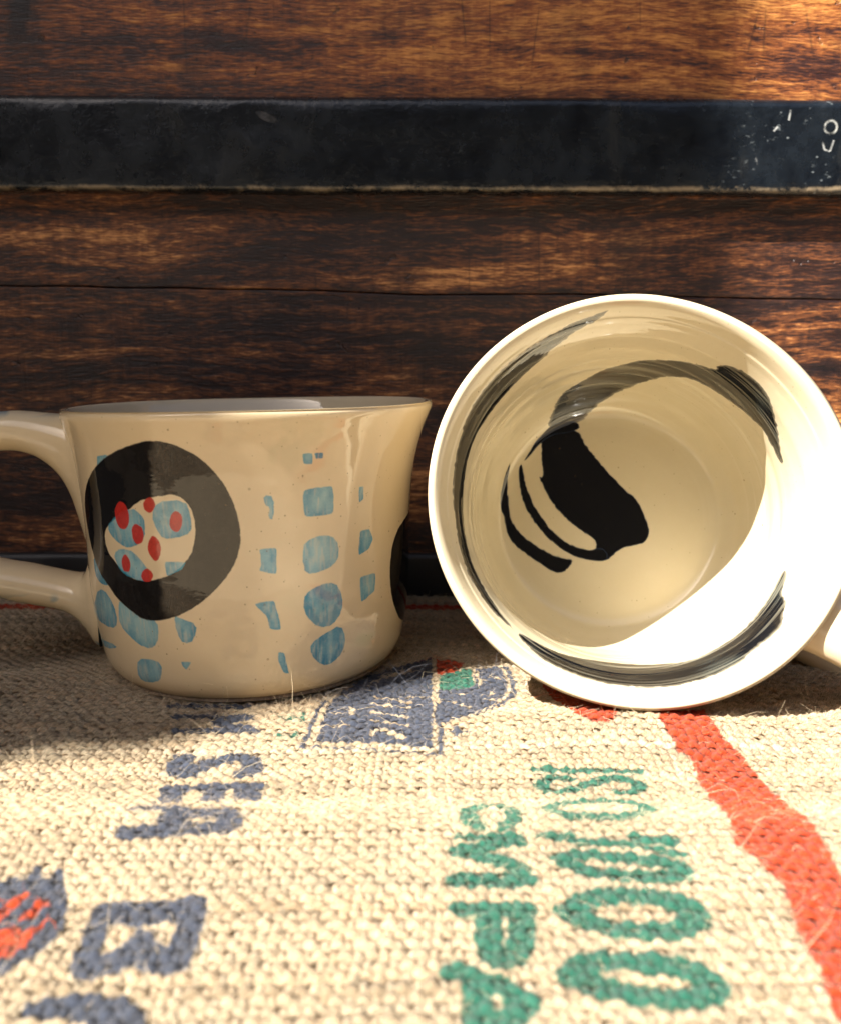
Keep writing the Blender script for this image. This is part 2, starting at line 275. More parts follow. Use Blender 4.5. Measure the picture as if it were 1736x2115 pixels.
def plaster_material():
    k = NT('wall_plaster')
    c = k.coord()
    n = k.noise(c, 3, 6)
    k.l(k.ramp(n, [(.3, (.13, .105, .080)), (.7, (.18, .145, .11))]), k.b.inputs['Base Color'])
    k.b.inputs['Roughness'].default_value = .92
    k.l(k.bump(k.noise(c, 90, 5), .5, .003), k.b.inputs['Normal'])
    return k.m


def grid_ground():
    r = [0, 600, 1500, 4000, 12000, 40000, 120000]
    n = 48
    V = [(0, 0, -15)]
    for R_ in r[1:]:
        for i in range(n):
            t = 2 * math.pi * i / n
            V.append((R_ * math.cos(t), R_ * math.sin(t), -15))
    T = []
    for i in range(n): T.append((0, 1 + i, 1 + (i + 1) % n))
    for q in range(len(r) - 2):
        for i in range(n):
            a_ = 1 + q * n + i; b_ = 1 + q * n + (i + 1) % n
            T.append((a_, a_ + n, b_ + n)); T.append((a_, b_ + n, b_))
    return mesh_np('ground', V, T, ground_material(), smooth=False, tris=True)


tag(grid_ground(), kind='structure')


def box_mesh(x0, x1, y0, y1, z0, z1, bev=0.0):
    """bevelled box vertices / quads: each corner cut, returned as tris+quads through bmesh"""
    import bmesh
    bm = bmesh.new()
    bmesh.ops.create_cube(bm, size=1.0)
    for v in bm.verts:
        v.co = ((v.co.x + .5) * (x1 - x0) + x0, (v.co.y + .5) * (y1 - y0) + y0, (v.co.z + .5) * (z1 - z0) + z0)
    if bev:
        bmesh.ops.bevel(bm, geom=bm.edges[:], offset=bev, segments=2, affect='EDGES', profile=.5)
    return bm


def bm_object(name, bm, m, parent=None, smooth=False):
    import bmesh
    bmesh.ops.scale(bm, vec=(MM, MM, MM), verts=bm.verts)
    bmesh.ops.recalc_face_normals(bm, faces=bm.faces)
    me = bpy.data.meshes.new(name)
    bm.to_mesh(me); bm.free()
    me.materials.append(m)
    if smooth: me.polygons.foreach_set('use_smooth', np.full(len(me.polygons), True))
    o = bpy.data.objects.new(name, me)
    COL.objects.link(o)
    if parent is not None: o.parent = parent
    return o


EDGE_T = 1050.0
EDGE_P = (4.5, 227.0)
ex, ey = EDGE_P[0] - EDGE_T * math.cos(a), EDGE_P[1] - EDGE_T * math.sin(a)
plaster = plaster_material()


def shadow_edge_wall():
    # unseen wall added for shade, its end shaped to place and soften the shadow
    zs = np.concatenate([np.linspace(-15, 880, 60), np.arange(886, 1330, 5.0), np.linspace(1345, 2900, 90)])
    r = np.random.default_rng(12)
    off = np.interp(zs, [-15, 1045, 1071, 1118, 1173, 1265, 1391, 2900], [24, 22, 18, 8, 0, 0, 13, 13])
    tooth = np.where(zs < 1150, 7.5, np.where(zs < 1330, 2.0, .8))
    yf = ey + off + r.uniform(-1, 1, len(zs)) * tooth
    V = np.stack([np.stack([np.full_like(zs, x), y + 0 * zs, zs], 1) for x, y in ((ex, yf), (ex, np.full_like(zs, 779.)), (ex - 140, np.full_like(zs, 779.)), (ex - 140, yf))], 1).reshape(-1, 3)
    i = np.arange(len(zs) - 1)[:, None] * 4
    q = np.arange(4)[None, :]; q2 = (q + 1) % 4
    Q = np.stack([i + q, i + q2, i + 4 + q2, i + 4 + q], -1).reshape(-1, 4)
    n4 = (len(zs) - 1) * 4
    Q = np.concatenate([Q, [[n4, n4 + 1, n4 + 2, n4 + 3]]])
    return mesh_np('added_shade_wall', V, Q, plaster, smooth=False)


tag(shadow_edge_wall(), kind='structure')
tag(bm_object('added_shade_wall', box_mesh(ex - 140, 3200, 780, 940, -15, 2900, 8), plaster), kind='structure')  # unseen wall added behind the chest to block sky light
tag(bm_object('added_shade_wall', box_mesh(-5200, 5200, -3600, -3400, -15, 2700, 8), plaster), kind='structure')  # unseen wall added opposite to cut light from the front
tag(bm_object('added_shade_roof', box_mesh(ex - 240, 3300, -450, 1040, 2902, 3060, 8), plaster), kind='structure')  # unseen roof added to block sky light from above


# ------------------------------------------------------------------ the wooden chest behind
WALL_Y = 318.0


def wood_material(name, seed, stops, bright=1.0, tilt=0.0, smear=False):
    k = NT(name)
    c = k.coord()
    off = (seed * 1.7, seed * .9, seed * 2.3)
    warp = k.n('VectorMath', operation='ADD')
    nz = k.n('TexNoise'); k.l(k.mapping(c, (9, 9, 16), off), nz.inputs['Vector']); nz.inputs['Scale'].default_value = 1.0
    nz.inputs['Detail'].default_value = 3
    sc = k.n('VectorMath', operation='SCALE'); k.l(nz.outputs[1], sc.inputs[0]); sc.inputs['Scale'].default_value = .012
    k.l(c, warp.inputs[0]); k.l(sc.outputs[0], warp.inputs[1])
    w = warp.outputs[0]
    big = k.noise(k.mapping(w, (8, 8, 60), off, (0, tilt, 0)), 1, 4, .6, .6)      # broad streaks
    mid = k.noise(k.mapping(w, (55, 55, 430), off, (0, tilt, 0)), 1, 5, .65, .5)     # grain
    fine = k.noise(k.mapping(w, (260, 260, 1900), off, (0, tilt, 0)), 1, 3, .6)       # pores
    saw = k.noise(k.mapping(c, (520, 60, 26), off), 1, 3, .6)                         # faint vertical saw marks
    f = k.math('ADD', k.math('MULTIPLY', big, .42), k.math('MULTIPLY', mid, .32))
    f = k.math('ADD', f, k.math('MULTIPLY', fine, .28))
    f = k.math('ADD', f, k.math('MULTIPLY', k.math('SUBTRACT', saw, .5), .05))
    col = k.ramp(f, stops)
    # dark smudges of old finish
    sm = k.noise(k.mapping(c, (26, 26, 40), off), 1, 5, .62)
    col = k.mix(k.ramp(sm, [(.52, 0.0), (.72, .75)]), col, (.010, .007, .007))
    # a few hair cracks across the grain
    vc = k.n('TexVoronoi'); vc.feature = 'DISTANCE_TO_EDGE'; vc.inputs['Scale'].default_value = 1.0
    k.l(k.mapping(c, (42, 42, 5), off), vc.inputs['Vector'])
    ck = k.math('MULTIPLY', k.ramp(vc.outputs['Distance'], [(.0, .5), (.014, 0.0)]), k.ramp(k.noise(k.mapping(c, (18, 18, 34), (1, 7, seed)), 1, 2), [(.50, 0.0), (.62, 1.0)]))
    col = k.mix(ck, col, (.008, .006, .006))
    dn = k.noise(k.mapping(c, (150, 150, 190), (seed, 8, 2)), 1, 3, .6)
    dnm = k.ramp(dn, [(.66, 0.0), (.71, 1.0)])
    col = k.mix(k.math('MULTIPLY', dnm, .7), col, (.012, .008, .008))
    if smear:
        ox, oy, oz = k.sep(c)
        wob_ = k.math('MULTIPLY', k.math('SUBTRACT', k.noise(k.mapping(c, (90, 90, 90)), 1, 4), .5), .016)
        dx_ = k.math('DIVIDE', k.math('ABSOLUTE', k.math('ADD', k.math('SUBTRACT', ox, -.138), wob_)), .0075)
        up_ = k.ramp(k.math('MULTIPLY', oz, 4.0), [(.80, 0.0), (.86, 1.0)])
        col = k.mix(k.math('MULTIPLY', k.ramp(dx_, [(.4, .92), (1.0, 0.0)]), up_), col, (.006, .006, .008))
    # pale dry scuffs, thin and broken
    scf = k.noise(k.mapping(c, (60, 60, 420), (seed, 3, 5)), 1, 6, .7)
    scm = k.math('MULTIPLY', k.ramp(scf, [(.64, 0.0), (.74, .35)]), k.ramp(k.noise(c, 22, 2), [(.5, 0.0), (.65, 1.0)]))
    col = k.mix(scm, col, (.30, .25, .20))
    k.l(col, k.b.inputs['Base Color'])
    k.l(k.ramp(mid, [(.3, .30), (.7, .52)]), k.b.inputs['Roughness'])
    k.b.inputs['Specular IOR Level'].default_value = .42
    hgt = k.math('ADD', k.math('SUBTRACT', k.math('MULTIPLY', fine, .5), k.math('MULTIPLY', dnm, .5)), k.math('ADD', k.math('MULTIPLY', mid, .6), k.math('MULTIPLY', saw, .25)))
    k.l(k.bump(hgt, .55, .0012), k.b.inputs['Normal'])
    return k.m


STOPS_TOP = [(.38, (.007, .004, .006)), (.47, (.040, .014, .010)), (.54, (.215, .066, .018)), (.64, (.60, .26, .065))]
STOPS_MID = [(.38, (.005, .0035, .005)), (.485, (.025, .010, .0075)), (.56, (.165, .054, .017)), (.65, (.70, .32, .105))]


chest = tag(empty('wooden_chest', Matrix.Translation((0, WALL_Y * MM, -15 * MM))),
            'dark stained wooden chest with a black painted band, standing behind the two mugs', 'chest')


def plank(zb, zt, mat, x0=-500, x1=640, th=18, gap=0.14, seed=1):
    """front board with slightly wavy long edges and eased arrises; local frame of the chest"""
    n = 150
    xs = np.linspace(x0, x1, n)
    base = WALL_Y
    rows = []
    wob = lambda s: .35 * noise1(xs, s, 22) + .22 * noise1(xs, s + 1, 6) + .7 * noise1(xs, s + 2, 160)
    zlo = (zb(xs) if callable(zb) else zb + 0 * xs) + gap + np.abs(.16 * noise1(xs, seed + 5, 30))
    zhi = (zt(xs) if callable(zt) else zt + 0 * xs) - gap - np.abs(.16 * noise1(xs, seed + 6, 24))
    chip = .55 + .45 * np.abs(noise1(xs, seed + 20, 9))
    sec = [(th, 0, 0), (chip * .5, 0, 0), (chip * .15, .12, 0), (0, .45, 0)]
    for y, dz, _ in sec: rows.append(np.stack([xs, y + 0 * xs, zlo + dz], 1))
    for q in range(1, 12):
        rows.append(np.stack([xs, 0 * xs, zlo + .45 + (zhi - zlo - .9) * q / 12], 1))
    for y, dz, _ in sec[::-1]: rows.append(np.stack([xs, y + 0 * xs, zhi - dz], 1))
    V = np.concatenate(rows); V[:, 2] += 15
    m = len(rows)
    Q = []
    for r in range(m):
        r2 = (r + 1) % m
        i = np.arange(n - 1)
        Q.append(np.stack([r * n + i, r * n + i + 1, r2 * n + i + 1, r2 * n + i], 1))
    return mesh_np('plank', V, np.concatenate(Q), mat, chest, smooth=False)


joint = lambda xs: 113.2 - .0128 * xs + .5 * noise1(xs, 91, 60) + .25 * noise1(xs, 92, 18)
plank(-15.0, joint, wood_material('stained_wood_low', 3.0, STOPS_MID, tilt=-.07), seed=100)
plank(joint, 160.0, wood_material('stained_wood_middle', 8.0, STOPS_MID, tilt=-.16), seed=200)
plank(160.0, 330.0, wood_material('stained_wood_top', 14.0, STOPS_TOP, tilt=.02, smear=True), seed=300)
wood_side = wood_material('stained_wood_side', 21.0, STOPS_MID)
for x0, x1, y0, y1, z0, z1 in [(-500, -480, 18.4, 420, 0, 345), (620, 640, 18.4, 420, 0, 345), (-479.5, 619.5, 402, 420, 0, 345)]:
    bm_object('side_board', box_mesh(x0, x1, y0, y1, z0, z1, 1.5), wood_side, chest)
bm_object('lid', box_mesh(-508, 650, -6, 426, 345.4, 365, 3), wood_side, chest)


def band_material():
    k = NT('black_band_paint')
    c = k.coord()
    x, y, z = k.sep(c)
    n = k.noise(k.mapping(c, (60, 60, 60)), 1, 6, .65)
    col = k.ramp(n, [(.35, (.0030, .0042, .0065)), (.7, (.0085, .0125, .0175))])
    brk0 = k.ramp(k.noise(k.mapping(c, (300, 300, 300), (1, 2, 9)), 1, 3, .7), [(.40, 0.0), (.55, 1.0)])
    # rubbed, dusty patches with drips, faint
    sm = k.noise(k.mapping(c, (46, 46, 20), (2, 0, 1)), 1, 6, .7, 1.2)
    col = k.mix(k.ramp(sm, [(.54, 0.0), (.70, .55)]), col, (.030, .031, .030))
    # chips and scratches, brightened at the sunlit right end to paint in sun glints
    sunlit_wear = k.math('ADD', k.ramp(k.math('MULTIPLY', k.math('ADD', x, .5), 1.0), [(.600, .10), (.625, 1.0)]), 0.0)
    v = k.n('TexVoronoi'); v.inputs['Scale'].default_value = 1.0
    k.l(k.mapping(c, (230, 230, 330), (5, 1, 2)), v.inputs['Vector'])
    dots = k.math('MULTIPLY', k.ramp(v.outputs['Distance'], [(.06, 1.0), (.15, 0.0)]), k.ramp(k.noise(k.mapping(c, (120, 120, 120), (4, 4, 1)), 1, 3), [(.52, 0.0), (.58, 1.0)]))
    sc = k.noise(k.mapping(c, (330, 330, 560), (5, 1, 2), (0, .7, 0)), 1, 5, .65)
    sc = k.math('MULTIPLY', k.ramp(sc, [(.60, 0.0), (.66, .8)]), k.ramp(k.noise(k.mapping(c, (60, 60, 60), (8, 2, 2)), 1, 3), [(.52, 0.0), (.62, 1.0)]))
    chips = k.math('MULTIPLY', k.math('MAXIMUM', dots, sc), sunlit_wear)
    col = k.mix(k.math('MULTIPLY', chips, .6), col, (.22, .25, .26))
    # blue-grey along the top arris paints in the sky highlight on the bevel
    top = k.ramp(k.math('MULTIPLY', k.math('SUBTRACT', z, TOP_Z - .006), 100.0), [(.0, 0.0), (.45, .0), (.8, .55)])
    col = k.mix(k.math('MULTIPLY', top, k.math('ADD', k.math('MULTIPLY', brk0, .6), .25)), col, (.055, .070, .078))
    # rub-through along the lower arris showing pale primer
    edge = k.math('ADD', k.math('MULTIPLY', z, 1000.0), k.math('MULTIPLY', k.math('SUBTRACT', k.noise(k.mapping(c, (70, 1, 1)), 1, 5, .7), .5), 3.4))
    em = k.math('SUBTRACT', 1.0, k.math('DIVIDE', k.math('ABSOLUTE', k.math('SUBTRACT', edge, BAND_EDGE + .25)), 1.25), clamp=True)
    brk = k.ramp(k.noise(k.mapping(c, (90, 90, 90), (3, 3, 3)), 1, 5, .75), [(.42, .0), (.58, 1.0)])
    col = k.mix(k.math('MULTIPLY', k.ramp(em, [(.15, 0.0), (.8, 1.0)]), brk), col, (.22, .17, .11))
    # a ring shaped and a forked scratch near the right end
    def ring(cx_, cz_, r_, w_):
        dx = k.math('MULTIPLY', k.math('SUBTRACT', x, cx_), 1000.0)
        dz = k.math('MULTIPLY', k.math('SUBTRACT', z, cz_), 1000.0)
        d = k.math('SQRT', k.math('ADD', k.math('MULTIPLY', dx, dx), k.math('MULTIPLY', dz, dz)))
        q = k.math('DIVIDE', k.math('ABSOLUTE', k.math('SUBTRACT', d, r_)), w_)
        return k.math('MULTIPLY', k.math('SUBTRACT', 1.0, q, True), brk)
    col = k.mix(ring(.1404, .1682 + .015, 2.1, .55), col, (.50, .51, .48))
    def stroke(x0, z0, x1, z1, w_):
        # distance to a short straight scratch
        L = math.hypot(x1 - x0, z1 - z0)
        ux, uz = (x1 - x0) / L, (z1 - z0) / L
        px = k.math('SUBTRACT', x, x0); pz = k.math('SUBTRACT', z, z0)
        t = k.math('ADD', k.math('MULTIPLY', px, ux), k.math('MULTIPLY', pz, uz))
        s_ = k.math('ABSOLUTE', k.math('SUBTRACT', k.math('MULTIPLY', px, uz), k.math('MULTIPLY', pz, ux)))
        inr = k.math('MULTIPLY', k.math('GREATER_THAN', t, 0.0), k.math('LESS_THAN', t, L))
        return k.math('MULTIPLY', k.math('MULTIPLY', k.math('SUBTRACT', 1.0, k.math('DIVIDE', s_, w_), True), inr), brk)
    zz = .015
    for s_ in [(.1376, .1652 + zz, .1388, .1610 + zz, .0005), (.1388, .1610 + zz, .1408, .1604 + zz, .0004), (.1408, .1604 + zz, .1418, .1640 + zz, .0005),
               (.1262, .1738 + zz, .1258, .1704 + zz, .0005), (.1208, .1668 + zz, .1222, .1684 + zz, .0005), (.1160, .1560 + zz, .1150, .1596 + zz, .0005)]:
        col = k.mix(stroke(*s_), col, (.42, .43, .42))
    # one pale oval scrape left of the middle
    ox = k.math('DIVIDE', k.math('ADD', x, .0530), .0040); oz = k.math('DIVIDE', k.math('SUBTRACT', k.math('ADD', z, k.math('MULTIPLY', x, .35)), .1711 + zz - .0186), .0016)
    oo = k.math('ADD', k.math('MULTIPLY', ox, ox), k.math('MULTIPLY', oz, oz))
    col = k.mix(k.math('MULTIPLY', k.ramp(oo, [(.45, .8), (1.0, 0.0)]), brk), col, (.085, .085, .09))
    k.l(col, k.b.inputs['Base Color'])
    k.l(k.ramp(n, [(.3, .16), (.7, .36)]), k.b.inputs['Roughness'])
    k.b.inputs['Specular IOR Level'].default_value = .5
    k.l(k.bump(k.math('ADD', k.noise(c, 420, 5, .65), k.math('MULTIPLY', sm, 1.5)), .35, .0008), k.b.inputs['Normal'])
    return k.m


BAND_LO, BAND_HI = 146.6, 178.2
BAND_EDGE = BAND_LO + 15 + 1.0
TOP_Z = (BAND_HI + 15) * MM
bandm = band_material()


def band(name, zlo, zhi, depth, mat, seed, rlo=1.6, rhi=2.2, slope=0.0):
    n = 260
    xs = np.linspace(-506, 660, n)
    prof = [(-.2, zlo + .3), (-depth + rlo + 1, zlo)]
    for q in range(5):
        t = math.pi / 2 * q / 4
        prof.append((-depth + rlo - rlo * math.sin(t), zlo + rlo - rlo * math.cos(t)))
    for q in range(1, 9): prof.append((-depth, zlo + rlo + (zhi - zlo - rlo - rhi) * q / 9))
    for q in range(6):
        t = math.pi / 2 * q / 5
        prof.append((-depth + rhi - rhi * math.cos(t), zhi - rhi + rhi * math.sin(t)))
    prof.append((-.2, zhi))
    rows = []
    for j, (y, z) in enumerate(prof):
        dent = .16 * noise1(xs, seed + j // 4, 14) + .10 * noise1(xs, seed + 40 + j, 5)
        rows.append(np.stack([xs, y + dent * (y < -1), z + .35 * noise1(xs, seed + 7, 45) + .2 * dent + slope * xs], 1))
    V = np.concatenate(rows); V[:, 2] += 15
    m = len(rows)
    i = np.arange(n - 1)
    Q = [np.stack([r * n + i, r * n + i + 1, ((r + 1) % m) * n + i + 1, ((r + 1) % m) * n + i], 1) for r in range(m)]
    return mesh_np(name, V, np.concatenate(Q), mat, chest, smooth=True)


band('band', BAND_LO, BAND_HI, 8.0, bandm, 500, rlo=1.8, rhi=3.6, slope=-.004)
base_m = NT('black_base')
base_m.l(base_m.ramp(base_m.noise(base_m.coord(), 70, 6), [(.35, (.004, .004, .006)), (.7, (.012, .011, .012))]), base_m.b.inputs['Base Color'])
base_m.b.inputs['Roughness'].default_value = .5
band('dark_base_strip', -14.6, 16.0, 3.0, base_m.m, 560)  # dark strip along the foot of the chest


# ------------------------------------------------------------------ the printed burlap sack
def sig(t): return 1 / (1 + np.exp(-np.clip(t, -60, 60)))


def cloth_z(x, y):
    t = y - 150 + 0.03 * x
    near = 3.5 - .14 * (np.sqrt(t * t + 16) - 4)
    far = 3.5 * np.exp(-(t / 9.) ** 2)
    z = np.where(t < 0, near, far)
    z = z + 1.5 * sig((y - 185) / 5)
    z = z + 4.0 * np.exp(-((x - 50) / 40) ** 2 - ((y - 193) / 13) ** 2)
    z = z - 7.5 * np.exp(-((x - 68) / 48) ** 2 - ((y - 274) / 19) ** 2)
    z = z + 3.5 * np.exp(-((y - 216) / 12) ** 2) * sig((-90 - x) / 7) - 5 * np.exp(-((y - 258) / 24) ** 2) * sig((-102 - x) / 7)
    far_off = np.maximum(0, np.maximum(x - 300, -260 - x)) * .0 + np.maximum(0, 60 - y) * .02
    return np.maximum(z - far_off, -11.5)


# ink map on a flat grid over the cloth (0.25 mm)
GX0, GX1, GY0, GY1, GS = -330.0, 330.0, 0.0, 330.0, .25
gw, gh = int((GX1 - GX0) / GS), int((GY1 - GY0) / GS)
ink_rgb = np.zeros((gh, gw, 3), np.float32)
ink_a = np.zeros((gh, gw), np.float32)
INK = {'g': (.010, .165, .110), 'b': (.055, .074, .122), 'r': (.56, .050, .004), 't': None}


def ink_shapes():
    for kind, colr, wd, pts in CLOTH_PRINT:
        P = np.array(pts, float)
        if kind == 's' and len(P) > 2:
            P = chaikin(P, 2, False)
        m = wd / 2 + 1.5
        x0, y0 = P.min(0) - m; x1, y1 = P.max(0) + m
        i0, i1 = max(0, int((x0 - GX0) / GS)), min(gw, int((x1 - GX0) / GS) + 1)
        j0, j1 = max(0, int((y0 - GY0) / GS)), min(gh, int((y1 - GY0) / GS) + 1)
        if i1 <= i0 or j1 <= j0: continue
        X, Y = np.meshgrid(GX0 + GS * np.arange(i0, i1), GY0 + GS * np.arange(j0, j1))
        Xw = X + .35 * noise2(X, Y, 3, 1.6) + .25 * noise2(X, Y, 5, .7)
        Yw = Y + .35 * noise2(X, Y, 4, 1.6) + .25 * noise2(X, Y, 6, .7)
        sd = (wd / 2 - seg_dist(P * [1, 1.3], Xw, Yw * 1.3, False)) if kind == 's' else poly_sd(P, Xw, Yw)
        al = np.clip(sd / .3 + .5, 0, 1)
        s = (slice(j0, j1), slice(i0, i1))
        if colr == 't':
            ink_a[s] *= 1 - al
        else:
            c = np.array(INK[colr], np.float32)
            keep = (ink_a[s] * (1 - al))[..., None]
            tot = np.maximum(al[..., None] + keep, 1e-5)
            ink_rgb[s] = (c * al[..., None] + ink_rgb[s] * keep) / tot
            ink_a[s] = np.maximum(al, ink_a[s])


ink_shapes()


def ink_at(x, y):
    i = np.clip(((x - GX0) / GS).astype(int), 0, gw - 1)
    j = np.clip(((y - GY0) / GS).astype(int), 0, gh - 1)
    return ink_rgb[j, i], ink_a[j, i]


buf_ = np.ones((gh, gw, 4), np.float32)
buf_[..., :3] = to_srgb(ink_rgb); buf_[..., 3] = ink_a
print_image = bpy.data.images.new('sack_print', gw, gh, alpha=True)
print_image.alpha_mode = 'CHANNEL_PACKED'
print_image.pixels.foreach_set(buf_.ravel())
print_image.update(); print_image.pack()

JUTE = np.array((.64, .51, .335), np.float32)


def burlap_material(name, yarn=True):
    k = NT(name)
    at = k.n('Attribute'); at.attribute_name = 'dye'
    col = at.outputs['Color']
    if yarn:
        uv = k.n('UVMap'); uv.uv_map = 'UVMap'
        sx, sy, sz = k.sep(uv.outputs[0])
        tw = k.n('CombineXYZ')
        k.l(k.math('MULTIPLY', sx, .55), tw.inputs[0])
        k.l(k.math('ADD', k.math('MULTIPLY', sy, 9.0), k.math('MULTIPLY', sx, 2.6)), tw.inputs[1])
        k.l(sz, tw.inputs[2])
        fib = k.noise(tw.outputs[0], 1.3, 4, .7)
    else:
        fib = k.noise(k.coord(), 900, 4, .7)
    o = k.coord()
    blot = k.noise(o, 55, 4)
    f = k.ramp(fib, [(.30, .30), (.5, 1.0), (.70, 1.55)])
    if yarn:
        # the printed ink, laid flat over the cloth and caught by the tops of the yarns
        im = k.n('TexImage'); im.image = print_image; im.extension = 'CLIP'; im.interpolation = 'Linear'
        wv = k.n('VectorMath', operation='SCALE'); wv.inputs['Scale'].default_value = .0009
        wn_ = k.n('TexNoise'); k.l(o, wn_.inputs['Vector']); wn_.inputs['Scale'].default_value = 1500.0; wn_.inputs['Detail'].default_value = 2
        sb = k.n('VectorMath', operation='SUBTRACT'); k.l(wn_.outputs[1], sb.inputs[0]); sb.inputs[1].default_value = (.5, .5, .5)
        k.l(sb.outputs[0], wv.inputs[0])
        ad = k.n('VectorMath', operation='ADD'); k.l(o, ad.inputs[0]); k.l(wv.outputs[0], ad.inputs[1])
        k.l(k.mapping(ad.outputs[0], (1000 / (GX1 - GX0), 1000 / (GY1 - GY0), 0), (-GX0 / (GX1 - GX0), -GY0 / (GY1 - GY0), 0)), im.inputs[0])
        cov = k.math('MULTIPLY', im.outputs['Alpha'], at.outputs['Alpha'])
        cov = k.math('MULTIPLY', cov, k.ramp(fib, [(.24, .45), (.46, .96)]))
        col = k.mix(cov, col, im.outputs['Color'])
    col = k.mix(1.0, col, f, 'MULTIPLY')
    col = k.mix(1.0, col, k.ramp(blot, [(.3, .86), (.7, 1.1)]), 'MULTIPLY')
    k.l(col, k.b.inputs['Base Color'])
    k.b.inputs['Roughness'].default_value = .82
    k.b.inputs['Specular IOR Level'].default_value = .18
    k.b.inputs['Sheen Weight'].default_value = .12
    k.b.inputs['Sheen Roughness'].default_value = .5
    nrm = k.bump(fib, .9, .0009)
    k.l(nrm, k.b.inputs['Normal'])
    # jute lets light through: part of the light leaves on the far side of the yarn
    tr = k.n('BsdfTranslucent')
    k.l(k.mix(1.0, col, (1.0, .80, .58), 'MULTIPLY'), tr.inputs[0]); k.l(nrm, tr.inputs['Normal'])
    mx = k.n('MixShader'); mx.inputs[0].default_value = .42
    k.l(k.b.outputs[0], mx.inputs[1]); k.l(tr.outputs[0], mx.inputs[2])
    k.l(mx.outputs[0], k.t.nodes['Material Output'].inputs[0])
    return k.m


sack = tag(empty('burlap_sack', Matrix.Identity(4)),
           'coarse tan burlap sack with blue and green print and red stripes, under the mugs', 'sack')


def set_dye(o, rgb):
    at = o.data.color_attributes.new('dye', 'FLOAT_COLOR', 'POINT')
    buf = np.ones((len(rgb), 4), np.float32)
    buf[:, :rgb.shape[1]] = rgb
    at.data.foreach_set('color', buf.ravel())


def build_weave():
    PX, PY, A = 1.95, 1.95, .40
    x0, y0 = -200.0, 60.0
    nx, ny = 220, 130
    SEG, SIDE = 4, 5
    ang = 2 * np.pi * (np.arange(SIDE) + .5) / SIDE
    allV, allQ, allUV, allC = [], [], [], []
    base = 0
    for d in (0, 1):              # 0 = weft (along x), 1 = warp (along y)
        n_y = ny if d == 0 else nx
        n_c = nx if d == 0 else ny
        m = (n_c - 1) * SEG + 1
        s = np.arange(m) / SEG    # in crossings
        for j in range(n_y):
            rr = np.random.default_rng(1000 * d + j)
            ph = np.pi * (s + j + d) + .45 * noise1(s, 19 + 31 * j + d, 2.6)
            lift = (A if d == 0 else .8 * A) * np.cos(ph)
            # slubs: the yarn swells and thins
            sl = 1 + .26 * noise1(s, 11 + 300 * d + j, 3.1) + .15 * noise1(s, 12 + 700 * d + j, 1.3)
            side = .30 * noise1(s, 13 + 900 * d + j, 4.0) + rr.normal() * .15 + .22 * np.cos(ph + 1.2)
            half = (1.12 if d == 0 else .86) * sl
            hz = (.56 if d == 0 else .42) * sl
            if d == 0:
                cx_ = x0 + s * PX; cy_ = y0 + j * PY + side
            else:
                cx_ = x0 + j * PX + side; cy_ = y0 + s * PY
            cz_ = lift + .10 * noise1(s, 17 + j, 2.0) + (.08 if d == 0 else -.08)
            off = np.cos(ang)[None, :] * half[:, None]
            up = np.sin(ang)[None, :] * hz[:, None] + cz_[:, None]
            if d == 0:
                X = np.repeat(cx_[:, None], SIDE, 1); Y = cy_[:, None] + off
            else:
                X = cx_[:, None] + off; Y = np.repeat(cy_[:, None], SIDE, 1)
            X, Y = X + 1.1 * noise2(X, Y, 401, 34) + .45 * noise2(X, Y, 402, 11), Y + 1.1 * noise2(X, Y, 403, 34) + .45 * noise2(X, Y, 404, 11)
            Y = np.minimum(Y, 313.6)
            Z = cloth_z(X, Y) - 1.15 + up
            allV.append(np.stack([X, Y, Z], -1).reshape(-1, 3))
            tone = (1 + .10 * rr.normal() + .10 * noise1(s, 21 + j + 400 * d, 6.0))
            tone = np.repeat(np.clip(tone, .7, 1.3)[:, None], SIDE, 1).ravel()
            hue = 1 + .05 * rr.normal()
            base_c = JUTE[None] * tone[:, None] * np.array([1, 1 / hue ** .5, 1 / hue])[None]
            depth = sig((up.ravel() + .12) / .10)            # ink reaches only the top of the yarns
            allC.append(np.concatenate([base_c, (.25 + .75 * depth)[:, None]], 1))
            i = np.arange(m - 1)[:, None] * SIDE
            q = np.arange(SIDE)[None, :]; q2 = (q + 1) % SIDE
            Q = np.stack([i + q, i + SIDE + q, i + SIDE + q2, i + q2], -1).reshape(-1, 4)
            if d == 0: Q = Q[:, ::-1]
            allQ.append(Q + base)
            su = (s * (PX if d == 0 else PY))
            u1 = np.stack([np.repeat(su[:-1, None], SIDE, 1), np.repeat(q / SIDE, m - 1, 0)], -1)
            u2 = np.stack([np.repeat(su[1:, None], SIDE, 1), np.repeat(q / SIDE, m - 1, 0)], -1)
            w = np.array([0, 1 / SIDE])
            UV = np.stack([u1, u2, u2 + w, u1 + w], 2).reshape(-1, 4, 2)
            if d == 0: UV = UV[:, ::-1]
            UV = UV + np.array([rr.uniform(0, 900), rr.uniform(0, 50)])
            allUV.append(UV.reshape(-1, 2))
            base += m * SIDE
    o = mesh_np('weave', np.concatenate(allV), np.concatenate(allQ), burlap_material('jute_yarn'), sack)
    uvl = o.data.uv_layers.new(name='UVMap')
    uvl.data.foreach_set('uv', np.concatenate(allUV).astype(np.float32).ravel())
    set_dye(o, np.concatenate(allC))
    o['kind'] = 'stuff'
    return o


build_weave()


